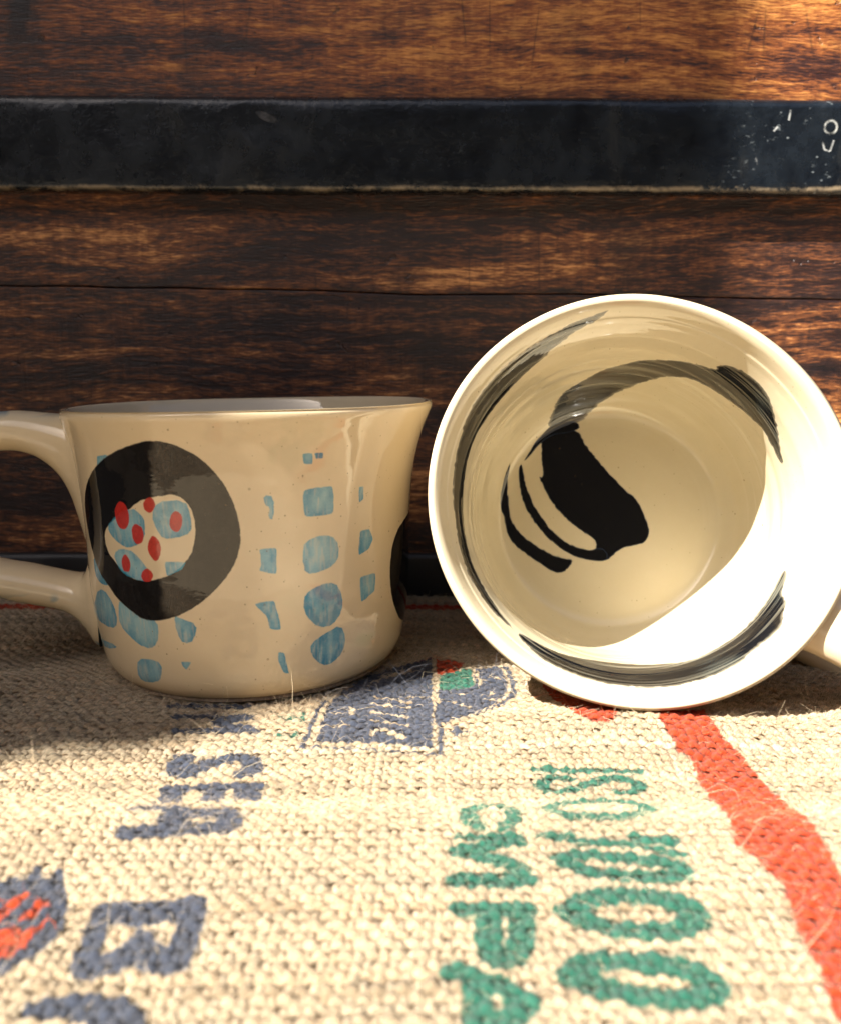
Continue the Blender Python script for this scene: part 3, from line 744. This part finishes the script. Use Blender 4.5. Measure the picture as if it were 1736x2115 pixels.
def build_lining():
    xs = np.linspace(-262, 300, 226)
    ys = np.linspace(-150, 313, 186)
    X, Y = np.meshgrid(xs, ys)
    Z = cloth_z(X, Y) - 1.8
    V = np.stack([X, Y, Z], -1).reshape(-1, 3)
    w = len(xs); h_ = len(ys)
    i = (np.arange(h_ - 1)[:, None] * w + np.arange(w - 1)[None, :]).ravel()
    o = mesh_np('lining', V, np.stack([i, i + 1, i + w + 1, i + w], 1), burlap_material('jute_lining', False), sack)
    irgb, ia = ink_at(V[:, 0], V[:, 1])
    ia = np.where((V[:, 0] > GX0) & (V[:, 0] < GX1) & (V[:, 1] > GY0), ia, 0)[:, None] * .6
    set_dye(o, JUTE[None] * (1 - ia) + irgb * ia)
    return o


build_lining()


def build_fibres():
    n1, n2 = 36000, 560
    V, Q, C = [], [], []
    # short fuzz lying along the yarns
    N = n1 + n2
    x = rng.uniform(-165, 185, N); y = 92 + (312 - 92) * rng.random(N) ** .9
    rim_c = rng.random(N) < .035
    ta = rng.uniform(np.pi * 1.02, np.pi * 1.98, N)
    x = np.where(rim_c, -49.2 + 43.5 * np.cos(ta) + rng.normal(0, 2, N), x); y = np.where(rim_c, 247.9 + 44.5 * np.sin(ta) - np.abs(rng.normal(0, 3, N)), y)
    crest = rng.random(N) < .10
    y = np.where(crest, rng.normal(151, 4, N), y)
    longf = np.arange(N) >= n1
    L = np.where(longf, rng.uniform(5, 15, N), rng.gamma(2.2, .85, N) + .7)
    yaw = np.where(rng.random(N) < .62, 0.0, np.pi / 2) + rng.normal(0, .5, N) + np.where(rng.random(N) < .5, np.pi, 0)
    yaw = np.where(longf, rng.uniform(0, 2 * np.pi, N), yaw)
    el = np.where(longf, rng.uniform(.15, 1.0, N), np.abs(rng.normal(.20, .22, N)))
    r0 = np.where(longf, rng.uniform(.030, .055, N), rng.uniform(.022, .050, N))
    cyaw = rng.normal(0, np.where(longf, .5, .35), N)
    cel = rng.normal(-.12, np.where(longf, .40, .30), N)
    SEG = 3
    P = np.stack([x, y, cloth_z(x, y) - .55 + rng.uniform(0, .35, N)], -1)
    ring = []
    yw, e_ = yaw.copy(), el.copy()
    pts = [P]
    for s in range(SEG):
        d = np.stack([np.cos(e_) * np.cos(yw), np.cos(e_) * np.sin(yw), np.sin(e_)], -1)
        P = P + d * (L / SEG)[:, None]
        lim = cloth_z(P[:, 0], P[:, 1]) - .45
        P[:, 2] = np.maximum(P[:, 2], lim)
        pts.append(P)
        yw = yw + cyaw + rng.normal(0, .25, N); e_ = e_ + cel + rng.normal(0, .18, N)
    pts = np.stack(pts, 1)                         # N, SEG+1, 3
    # keep fibres from running into the chest
    pts[..., 1] = np.minimum(pts[..., 1], WALL_Y - 4.5)
    tan = np.gradient(pts, axis=1)
    tan /= np.linalg.norm(tan, axis=-1, keepdims=True) + 1e-9
    s1 = np.cross(tan, np.array([.3, .2, 1.0])); s1 /= np.linalg.norm(s1, axis=-1, keepdims=True) + 1e-9
    s2 = np.cross(tan, s1)
    taper = np.linspace(1, .35, SEG + 1)[None, :, None] * r0[:, None, None]
    rings = []
    for q in range(3):
        t = 2 * np.pi * q / 3
        rings.append(pts + taper * (math.cos(t) * s1 + math.sin(t) * s2))
    R_ = np.stack(rings, 2)                         # N, SEG+1, 3, 3
    V = R_.reshape(-1, 3)
    b0 = (np.arange(N) * (SEG + 1) * 3)[:, None, None]
    i = (np.arange(SEG) * 3)[None, :, None]
    q = np.arange(3)[None, None, :]; q2 = (q + 1) % 3
    Q = np.stack([b0 + i + q, b0 + i + q2, b0 + i + 3 + q2, b0 + i + 3 + q], -1).reshape(-1, 4)
    irgb, ia = ink_at(x, y)
    tone = rng.uniform(.75, 1.35, N)[:, None]
    cov = (ia * np.where(rng.random(N) < .93, .85, 0.1))[:, None]
    c = (JUTE * 1.1)[None] * tone * (1 - cov) + irgb * 1.3 * cov
    C = np.repeat(c, (SEG + 1) * 3, 0)
    k = NT('jute_fibre')
    at = k.n('Attribute'); at.attribute_name = 'dye'
    k.l(at.outputs['Color'], k.b.inputs['Base Color'])
    k.b.inputs['Roughness'].default_value = .5
    k.b.inputs['Specular IOR Level'].default_value = .3
    o = mesh_np('fibres', V, Q, k.m, sack)
    set_dye(o, np.clip(C, 0, .9))
    o['kind'] = 'stuff'
    return o


build_fibres()

# ------------------------------------------------------------------ glazed mugs
GLAZE = np.array((.575, .485, .335), np.float32)
BLUE_D = np.array((.010, .205, .335), np.float32)
BLUE_L = np.array((.085, .44, .58), np.float32)
RED_P = np.array((.46, .026, .018), np.float32)
BLACK_P = np.array((.0055, .0055, .0065), np.float32)


def glaze_base(h, w, X, Y, seed):
    n = .5 * noise2(X, Y, seed, 9) + .3 * noise2(X, Y, seed + 1, 2.6) + .2 * noise2(X, Y, seed + 2, .5)
    rgb = GLAZE[None, None] * (1 + .035 * n[..., None] * np.array([.7, 1, 1.5]))
    return rgb.astype(np.float32)


def specks(rgb, X, Y, seed, n, ext):
    r = np.random.default_rng(seed)
    h, w = X.shape
    for _ in range(n):
        j, i = r.integers(6, h - 6), r.integers(6, w - 6)
        rad = r.choice([.12, .16, .22, .34], p=[.62, .25, .10, .03])
        sl = (slice(max(0, j - 5), j + 6), slice(max(0, i - 5), i + 6))
        d = np.hypot(X[sl] - X[j, i], (Y[sl] - Y[j, i]))
        al = (np.clip((rad - d) / .1 + .5, 0, 1) * r.uniform(.25, .8))[..., None]
        rgb[sl] = rgb[sl] * (1 - al) + np.array((.12, .075, .035)) * al


def paint_blob(rgb, X, Y, P, kind, seed):
    """watercolour-like glaze paint: darker rim, washed centre, slightly ragged edge"""
    m = 2.0
    x0, y0 = P.min(0) - m; x1, y1 = P.max(0) + m
    sel = np.where((X[0] >= x0) & (X[0] <= x1))[0]
    sel2 = np.where((Y[:, 0] >= y0) & (Y[:, 0] <= y1))[0]
    if not len(sel) or not len(sel2): return
    s = (slice(sel2[0], sel2[-1] + 1), slice(sel[0], sel[-1] + 1))
    x, y = X[s], Y[s]
    xw = x + .10 * noise2(x, y, seed, 1.3) + .05 * noise2(x, y, seed + 1, .35)
    yw = y + .10 * noise2(x, y, seed + 2, 1.3) + .05 * noise2(x, y, seed + 3, .35)
    sd = poly_sd(P, xw, yw)
    al = np.clip(sd / .22 + .5, 0, 1)
    if kind == 'w':
        c = GLAZE * np.array((1.22, 1.18, 1.1)) + 0 * x[..., None]
    elif kind == 'k':
        c = BLACK_P + 0 * x[..., None]
        rim = np.exp(-((sd - .05) / .16) ** 2)[..., None]
        c = c * (1 - .75 * rim) + np.array((.040, .034, .030)) * .75 * rim
        al = al * np.clip(.999 + .012 * noise2(x, y, seed + 5, .5), 0, 1)
    elif kind == 'r':
        c = RED_P * (1 + .12 * noise2(x, y, seed + 4, .6)[..., None] + .10 * noise2(x, y, seed + 8, .2)[..., None])
        al = al * .96
    else:
        depth = np.clip(sd / max(.5, min(3.2, .35 * min(x1 - x0, y1 - y0))), 0, 1)
        gx = (x - x0) / (x1 - x0); gy = (y - y0) / (y1 - y0)
        rr = np.random.default_rng(seed)
        t = .18 + depth * .42 + .40 * (gy - .35) + .18 * rr.normal() + .26 * noise2(x, y, seed + 6, 1.4, 3.0) + .10 * noise2(x, y, seed + 7, .35)
        t = np.clip(t, 0, 1)[..., None]
        c = BLUE_D * (1 - t) + BLUE_L * t
        al = al * np.clip(.93 - .30 * t[..., 0] - .22 * np.clip(noise2(x, y, seed + 9, .5, 2.2), 0, 1), 0, 1)
    al = al[..., None]
    rgb[s] = rgb[s] * (1 - al) + c * al


def mug_texture(Smax):
    w, h = 3072, 1024
    th = np.linspace(0, 360, w, endpoint=False); sv = np.linspace(0, Smax, h)
    KX = math.pi / 180 * 47.0
    X, Y = np.meshgrid(th * KX, sv)
    X = X.astype(np.float32); Y = Y.astype(np.float32)
    rgb = glaze_base(h, w, X, Y, 61) * np.array((1.20, 1.15, 1.06), np.float32)  # shared glaze lightened and warmed to offset the shade on this mug
    for q, (kind, pts) in enumerate(MUG_PAINT):
        P = np.array(pts, float)
        P[:, 0] *= KX
        if kind == 'b': P = P.mean(0) + (P - P.mean(0)) * 1.05
        if kind == 'b' and len(P) < 6: P = chaikin(chaikin(P, 1, q=.10), 1)
        else: P = chaikin(P, 2 if kind in 'kwr' else 1)
        paint_blob(rgb, X, Y, P, kind, 200 + 11 * q)
        if P[:, 0].max() > 360 * KX:
            P2 = P.copy(); P2[:, 0] -= 360 * KX
            paint_blob(rgb, X, Y, P2, kind, 200 + 11 * q)
    # more blue dabs round the unseen back of the same pattern
    r = np.random.default_rng(5)
    for q in range(26):
        cx_, cy_ = r.uniform(40, 168) * KX, r.uniform(38, 100)
        t = np.linspace(0, 2 * np.pi, 9)[:-1]
        P = np.stack([cx_ + r.uniform(2, 4.5) * np.cos(t), cy_ + r.uniform(2, 5) * np.sin(t)], 1) + r.normal(0, .5, (8, 2))
        paint_blob(rgb, X, Y, chaikin(P), 'b', 900 + q)
    specks(rgb, X, Y, 8, 1100, None)
    return paint_image('mug_paint', rgb)


def bowl_texture(Smax):
    n = 2048
    c = (np.arange(n) + .5) / n * 2 - 1
    X, Y = np.meshgrid(c * Smax, c * Smax)
    X = X.astype(np.float32); Y = Y.astype(np.float32)
    rgb = glaze_base(n, n, X, Y, 71) * np.array((.97, 1.005, 1.02), np.float32)
    Rr = np.hypot(X, Y); T = np.degrees(np.arctan2(Y, X))
    ringn = noise1(Rr, 41, 1.1) * .6 + noise1(Rr, 42, .45) * .4
    sweep = noise2(T + 360, Rr, 43, 28, 2.2)
    # faint pale wiping rings left by the potter's brush
    pale = np.clip(.55 * ringn + .75 * sweep - .25, 0, 1) * np.exp(-((Rr - 58) / 24) ** 2)
    rgb = rgb * (1 + .17 * pale[..., None] * np.array([.8, 1, 1.5]))
    streak = noise2(T + 360, Rr, 44, 17, .55) * .6 + noise2(T + 360, Rr, 45, 40, 1.2) * .5
    for q, (kind, pts) in enumerate(BOWL_PAINT):
        P = chaikin(np.array(pts, float), 2)
        x0, y0 = P.min(0) - 2; x1, y1 = P.max(0) + 2
        i0, i1 = [int((v / Smax + 1) / 2 * n) for v in (x0, x1)]
        j0, j1 = [int((v / Smax + 1) / 2 * n) for v in (y0, y1)]
        s = (slice(max(0, j0), j1 + 1), slice(max(0, i0), i1 + 1))
        x, y = X[s], Y[s]
        st = streak[s]
        sc = 1.0 if kind == 'a' else .45
        xw = x + sc * .30 * noise2(x, y, 300 + q, 2.0); yw = y + sc * .30 * noise2(x, y, 320 + q, 2.0)
        sd = poly_sd(P, xw, yw) + sc * .55 * st
        al = np.clip(sd / .25 + .5, 0, 1)
        col = BLACK_P + 0 * x[..., None]
        if kind == 'a':
            wash = np.clip((-.30 if q == 0 else -.02) + .75 * st + .5 * noise2(x, y, 340 + q, 14), 0, 1)
            col = col * (1 - wash[..., None]) + np.array((.060, .068, .060)) * wash[..., None]
            al = al * np.clip(1.02 - .30 * np.clip(st, 0, 1) - .25 * np.clip(1.2 - sd, 0, 1), 0, 1)
        rim = np.exp(-((sd - .0) / .22) ** 2)[..., None] * .7
        col = col * (1 - rim) + np.array((.030, .046, .085)) * rim
        al = al[..., None]
        rgb[s] = rgb[s] * (1 - al) + col * al
    specks(rgb, X, Y, 9, 800, None)
    return paint_image('bowl_paint', rgb)


def glaze_material(name, img=None):
    k = NT(name)
    if img is not None:
        t = k.n('TexImage'); t.image = img; t.interpolation = 'Cubic'
        uv = k.n('UVMap'); uv.uv_map = 'UVMap'
        k.l(uv.outputs[0], t.inputs[0])
        k.l(t.outputs[0], k.b.inputs['Base Color'])
    else:
        c = k.coord()
        col = k.ramp(k.noise(c, 120, 5), [(.3, tuple(GLAZE * np.array([.97, .96, .94]))), (.7, tuple(GLAZE * 1.03))])
        v = k.n('TexVoronoi'); v.inputs['Scale'].default_value = 210.0
        k.l(c, v.inputs['Vector'])
        sp = k.math('MULTIPLY', k.ramp(v.outputs['Distance'], [(.05, 1.0), (.075, 0.0)]), k.ramp(k.noise(c, 33, 2), [(.55, 0.0), (.6, .6)]))
        k.l(k.mix(sp, col, (.12, .075, .035)), k.b.inputs['Base Color'])
    k.b.inputs['Roughness'].default_value = .035
    k.b.inputs['IOR'].default_value = 1.62
    k.b.inputs['Subsurface Weight'].default_value = 0.0
    c = k.coord()
    hgt = k.math('ADD', k.noise(k.mapping(c, (90, 90, 160)), 1, 3, .5), k.math('MULTIPLY', k.noise(c, 900, 2), .06))
    k.l(k.bump(hgt, .08, .0012), k.b.inputs['Normal'])
    return k.m


def build_body(name, parent, m_out, m_in, squash=None, seed=0, lean_out=0.0):
    n = 224
    Zo, Ro = catmull(*OUTER, 130)
    Zi, Ri = catmull(*INNER, 150)
    So = np.concatenate([[0], np.cumsum(np.hypot(np.diff(Zo), np.diff(Ro)))])
    Si = np.concatenate([[0], np.cumsum(np.hypot(np.diff(Zi), np.diff(Ri)))])
    # full profile: foot recess -> outside -> lip -> inside -> floor centre
    Zo, Ro, So = Zo[12:], Ro[12:], So[12:]
    fz = np.array([1.6, 1.6, 1.2, 0.1, 0.0]); fr = np.array([.01, 31.5, 33.0, 34.0, 36.0])
    lz = np.array([OUTER[0][-1] + .15]); lr = np.array([51.9])
    Z = np.concatenate([fz, Zo, lz, Zi[::-1]]); R = np.concatenate([fr, Ro, lr, Ri[::-1]])
    S = np.concatenate([np.linspace(-38, -1, 5) * 0, So, [So[-1]], Si[::-1]])
    inner = np.concatenate([np.zeros(5 + len(Zo) + 1, bool), np.ones(len(Zi), bool)])
    th = 2 * np.pi * np.arange(n) / n
    hN = OUTER[0][-1]
    kz = np.clip(Z / hN, 0, 1)
    ripple = (.02 + .09 * inner) * noise1(Z, 50 + seed, 4.5) + (.006 + .05 * inner) * noise1(Z, 51 + seed, 1.9)
    RR = (R + ripple * (R > 30) * (Z > 3))[:, None] * np.ones(n)[None, :]
    RR = RR + (.18 * np.sin(2 * th + .7 + seed)[None, :] + .10 * np.sin(3 * th + 2.0)[None, :] + .05 * np.sin(5 * th)[None, :]) * kz[:, None] * (R > 20)[:, None]
    RR = RR + .10 * (R > 30)[:, None] * (Z > 3)[:, None] * noise2(np.degrees(th)[None, :] + 0 * Z[:, None], Z[:, None] + 0 * th[None, :], 77 + seed, 24, 16)
    if lean_out:
        RR = RR + lean_out * (kz ** 5)[:, None] * np.cos(th)[None, :] * (R > 40)[:, None]
    if squash:
        RR = RR * (1 + (squash[0] * np.cos(2 * (th - math.radians(squash[1]))))[None, :] * (kz ** 2)[:, None])
    ZZ = Z[:, None] + (.25 * np.sin(th + 1.0 + seed) + .16 * np.sin(3 * th))[None, :] * (kz ** 3)[:, None]
    V = np.stack([RR * np.cos(th), RR * np.sin(th), ZZ], -1).reshape(-1, 3)
    m = len(Z)
    i = np.arange(m - 1)[:, None] * n; q = np.arange(n)[None, :]; q2 = (q + 1) % n
    Q = np.stack([i + q, i + q2, i + n + q2, i + n + q], -1).reshape(-1, 4)
    o = mesh_np(name, V, Q, [m_out, m_in], parent)
    fin = np.repeat(inner[:-1], n)
    foot = np.repeat((~inner & (Z < 1.35))[:-1], n)
    o.data.materials.append(bare_clay)
    o.data.polygons.foreach_set('material_index', np.where(foot, 2, fin).astype(np.int32))
    uvl = o.data.uv_layers.new(name='UVMap')
    ue = np.stack([q / n + 0 * i, (q + 1) / n + 0 * i, (q + 1) / n + 0 * i, q / n + 0 * i], -1).reshape(-1, 4)
    SM = float(So[-1]); SI = float(Si[-1]) + .5
    s0 = np.repeat(S[:-1], n); s1 = np.repeat(S[1:], n)
    ve = np.stack([s0, s0, s1, s1], -1)
    tt = ue * 2 * np.pi
    U = np.where(fin[:, None], .5 + ve / SI / 2 * np.cos(tt), ue)
    Vv = np.where(fin[:, None], .5 + ve / SI / 2 * np.sin(tt), ve / SM)
    uvl.data.foreach_set('uv', np.stack([U, Vv], -1).astype(np.float32).ravel())
    return o


# handle: rows of (outer r, outer z, inner r, inner z, half width); the roots flare into the wall of the mug
HANDLE = [(46.5, 73.2, 46.3, 35, 17), (47.6, 73.3, 48.0, 42, 14.5), (49, 73.3, 49.4, 47.5, 12.5), (51, 73.4, 51, 52.2, 11.2), (53.5, 73.5, 53, 56, 10.2),
          (57, 73.9, 56, 59.3, 9.3), (61, 74.4, 60, 61.9, 8.8), (67, 74.6, 66, 63.4, 8.5), (78, 73.2, 75, 62.5, 8.5), (88, 67.8, 82.5, 58.5, 8.5),
          (95, 59, 86.8, 52.5, 8.5), (97.2, 48, 88, 45.5, 8.5), (95, 38, 86, 39.5, 8.5), (88.5, 29, 80.5, 34.2, 8.5), (79, 23.2, 73, 31.6, 8.5),
          (68, 19.6, 65, 29.9, 8.5), (59, 17.3, 58, 28.2, 8.6), (54, 15.6, 53.5, 27, 9.2), (51, 13.5, 51, 26.6, 10), (49, 11, 49.2, 27, 11.2),
          (47.6, 8.6, 48, 28.6, 12.8), (46.4, 6.5, 46.9, 31, 14.5), (45, 5, 45.5, 33, 16)]


def build_handle(parent, theta, mat, name='handle', seed=0):
    H = np.array(HANDLE, float)
    nt = 150
    t = np.linspace(0, len(H) - 1, nt)
    def cm(v):
        v = np.concatenate([[2 * v[0] - v[1]], v, [2 * v[-1] - v[-2]]])
        i = np.minimum(t.astype(int), len(H) - 2); u = t - i
        a_, b_, c_, d_ = v[i], v[i + 1], v[i + 2], v[i + 3]
        return .5 * (2 * b_ + (c_ - a_) * u + (2 * a_ - 5 * b_ + 4 * c_ - d_) * u * u + (3 * b_ - a_ - 3 * c_ + d_) * u ** 3)
    ar, az, br, bz, wd = [cm(H[:, q]) for q in range(5)]
    m = 40
    a_ = 2 * np.pi * np.arange(m) / m
    ca = np.sign(np.cos(a_)) * np.abs(np.cos(a_)) ** .85; sa = np.sign(np.sin(a_)) * np.abs(np.sin(a_)) ** .85
    wob = 1 + .025 * noise1(np.arange(nt), 5 + seed, 14)[:, None]
    R = ((ar + br) / 2)[:, None] + ((ar - br) / 2)[:, None] * sa[None, :] * wob
    Zc = ((az + bz) / 2)[:, None] + ((az - bz) / 2)[:, None] * sa[None, :] * wob
    W = wd[:, None] * ca[None, :] * wob
    # near the body the section wraps round the wall; the roots stay inside it
    rad = R
    blend = np.clip((60 - rad) / 9, 0, 1); blend = blend * blend * (3 - 2 * blend)
    R = (1 - blend) * R + blend * np.sqrt(np.maximum(rad ** 2 - W ** 2, 1))
    Zc = np.where(blend > 0, np.minimum(Zc, OUTER[0][-1] - .9), Zc)
    need = np.interp(Zc, Zi_[200:], Ri_[200:]) + 2.0
    R = np.maximum(R, np.sqrt(np.maximum(need ** 2 - W ** 2, 1)))
    c_, s_ = math.cos(theta), math.sin(theta)
    V = np.stack([R * c_ - W * s_, R * s_ + W * c_, Zc], -1).reshape(-1, 3)
    i = np.arange(nt - 1)[:, None] * m; q = np.arange(m)[None, :]; q2 = (q + 1) % m
    Q = np.stack([i + q, i + m + q, i + m + q2, i + q2], -1).reshape(-1, 4)
    return mesh_np(name, V, Q, mat, parent)


def handle_material():
    k = NT('painted_handle_glaze')
    c = k.coord()
    col = k.ramp(k.noise(c, 120, 5), [(.3, tuple(GLAZE * np.array((1.14, 1.10, 1.0)))), (.7, tuple(GLAZE * np.array((1.22, 1.17, 1.08))))])  # handle glaze lightened likewise against the shade
    x, y, z = k.sep(c)
    dab = k.noise(k.mapping(c, (70, 70, 110), (4, 1, 2)), 1, 2, .4)
    under = k.ramp(k.math('MULTIPLY', z, 10.0), [(.20, 1.0), (.235, 0.0)])
    ntop = k.n('NewGeometry')
    nx_, ny_, nz_ = k.sep(ntop.outputs['Normal'])
    low = k.ramp(nz_, [(.0, 1.0), (.12, 0.0)])
    # blue paint dabs under the lower arm; crown's blue paints in the sky reflection
    col = k.mix(k.math('MULTIPLY', k.math('MULTIPLY', k.ramp(dab, [(.52, 0.0), (.56, .85)]), under), 1.0), col, (.03, .19, .28))
    crown_sky = k.ramp(k.math('MULTIPLY', z, 10.0), [(.728, 0.0), (.745, 1.0)])
    col = k.mix(k.math('MULTIPLY', k.ramp(dab, [(.46, 0.0), (.5, .7)]), crown_sky), col, (.05, .20, .28))
    k.l(col, k.b.inputs['Base Color'])
    k.b.inputs['Roughness'].default_value = .075
    k.b.inputs['IOR'].default_value = 1.52
    k.l(k.bump(k.noise(k.mapping(c, (90, 90, 160)), 1, 3, .5), .2, .0012), k.b.inputs['Normal'])
    return k.m


Zo_, Ro_ = catmull(*OUTER, 400)
SMAX = float(np.hypot(np.diff(Zo_), np.diff(Ro_)).sum())
Zi_, Ri_ = catmull(*INNER, 500)
IMAX = float(np.hypot(np.diff(Zi_), np.diff(Ri_)).sum()) + .5
plain_glaze = glaze_material('plain_glaze')
clay_ = NT('bare_clay')
clay_.l(clay_.ramp(clay_.noise(clay_.coord(), 700, 5), [(.35, (.15, .105, .065)), (.65, (.26, .19, .12))]), clay_.b.inputs['Base Color'])
clay_.b.inputs['Roughness'].default_value = .9
bare_clay = clay_.m
painted_glaze = glaze_material('painted_glaze', mug_texture(SMAX))
bowl_glaze = glaze_material('brushed_glaze', bowl_texture(IMAX))
GROUP = 'handmade cream glazed mugs on the sack'

# upright mug
lean, fb = math.radians(-.951), math.radians(-.498)
M1 = Matrix.Translation((-49.246 * MM, 247.92 * MM, 0.95 * MM)) @ Matrix.Rotation(lean, 4, 'Y') @ Matrix.Rotation(fb, 4, 'X')
mug1 = tag(empty('mug', M1), 'upright shaded cream mug with blue squares and a black ring around red dots', 'mug', GROUP)
build_body('body', mug1, painted_glaze, plain_glaze, seed=0, lean_out=1.7)
build_handle(mug1, math.radians(186), handle_material())

# mug lying on its side, mouth towards the camera
ax = Vector((-0.10674859, -0.96252823, 0.24928726))
ux = Vector((0.99390627, -0.11022855, 0.0))
vx = Vector((0.02747857, 0.24776817, 0.96842959))
M2 = Matrix(((ux.x, vx.x, ax.x, 61.713 * MM), (ux.y, vx.y, ax.y, 279.898 * MM), (ux.z, vx.z, ax.z, 36.508 * MM), (0, 0, 0, 1)))
mug2 = tag(empty('mug', M2), 'cream mug tipped on its side, sunlit mouth facing out, black brush strokes inside', 'mug', GROUP)
build_body('body', mug2, plain_glaze, bowl_glaze, squash=(-.01275, -120.44), seed=3)
build_handle(mug2, math.radians(-31), plain_glaze, seed=4)
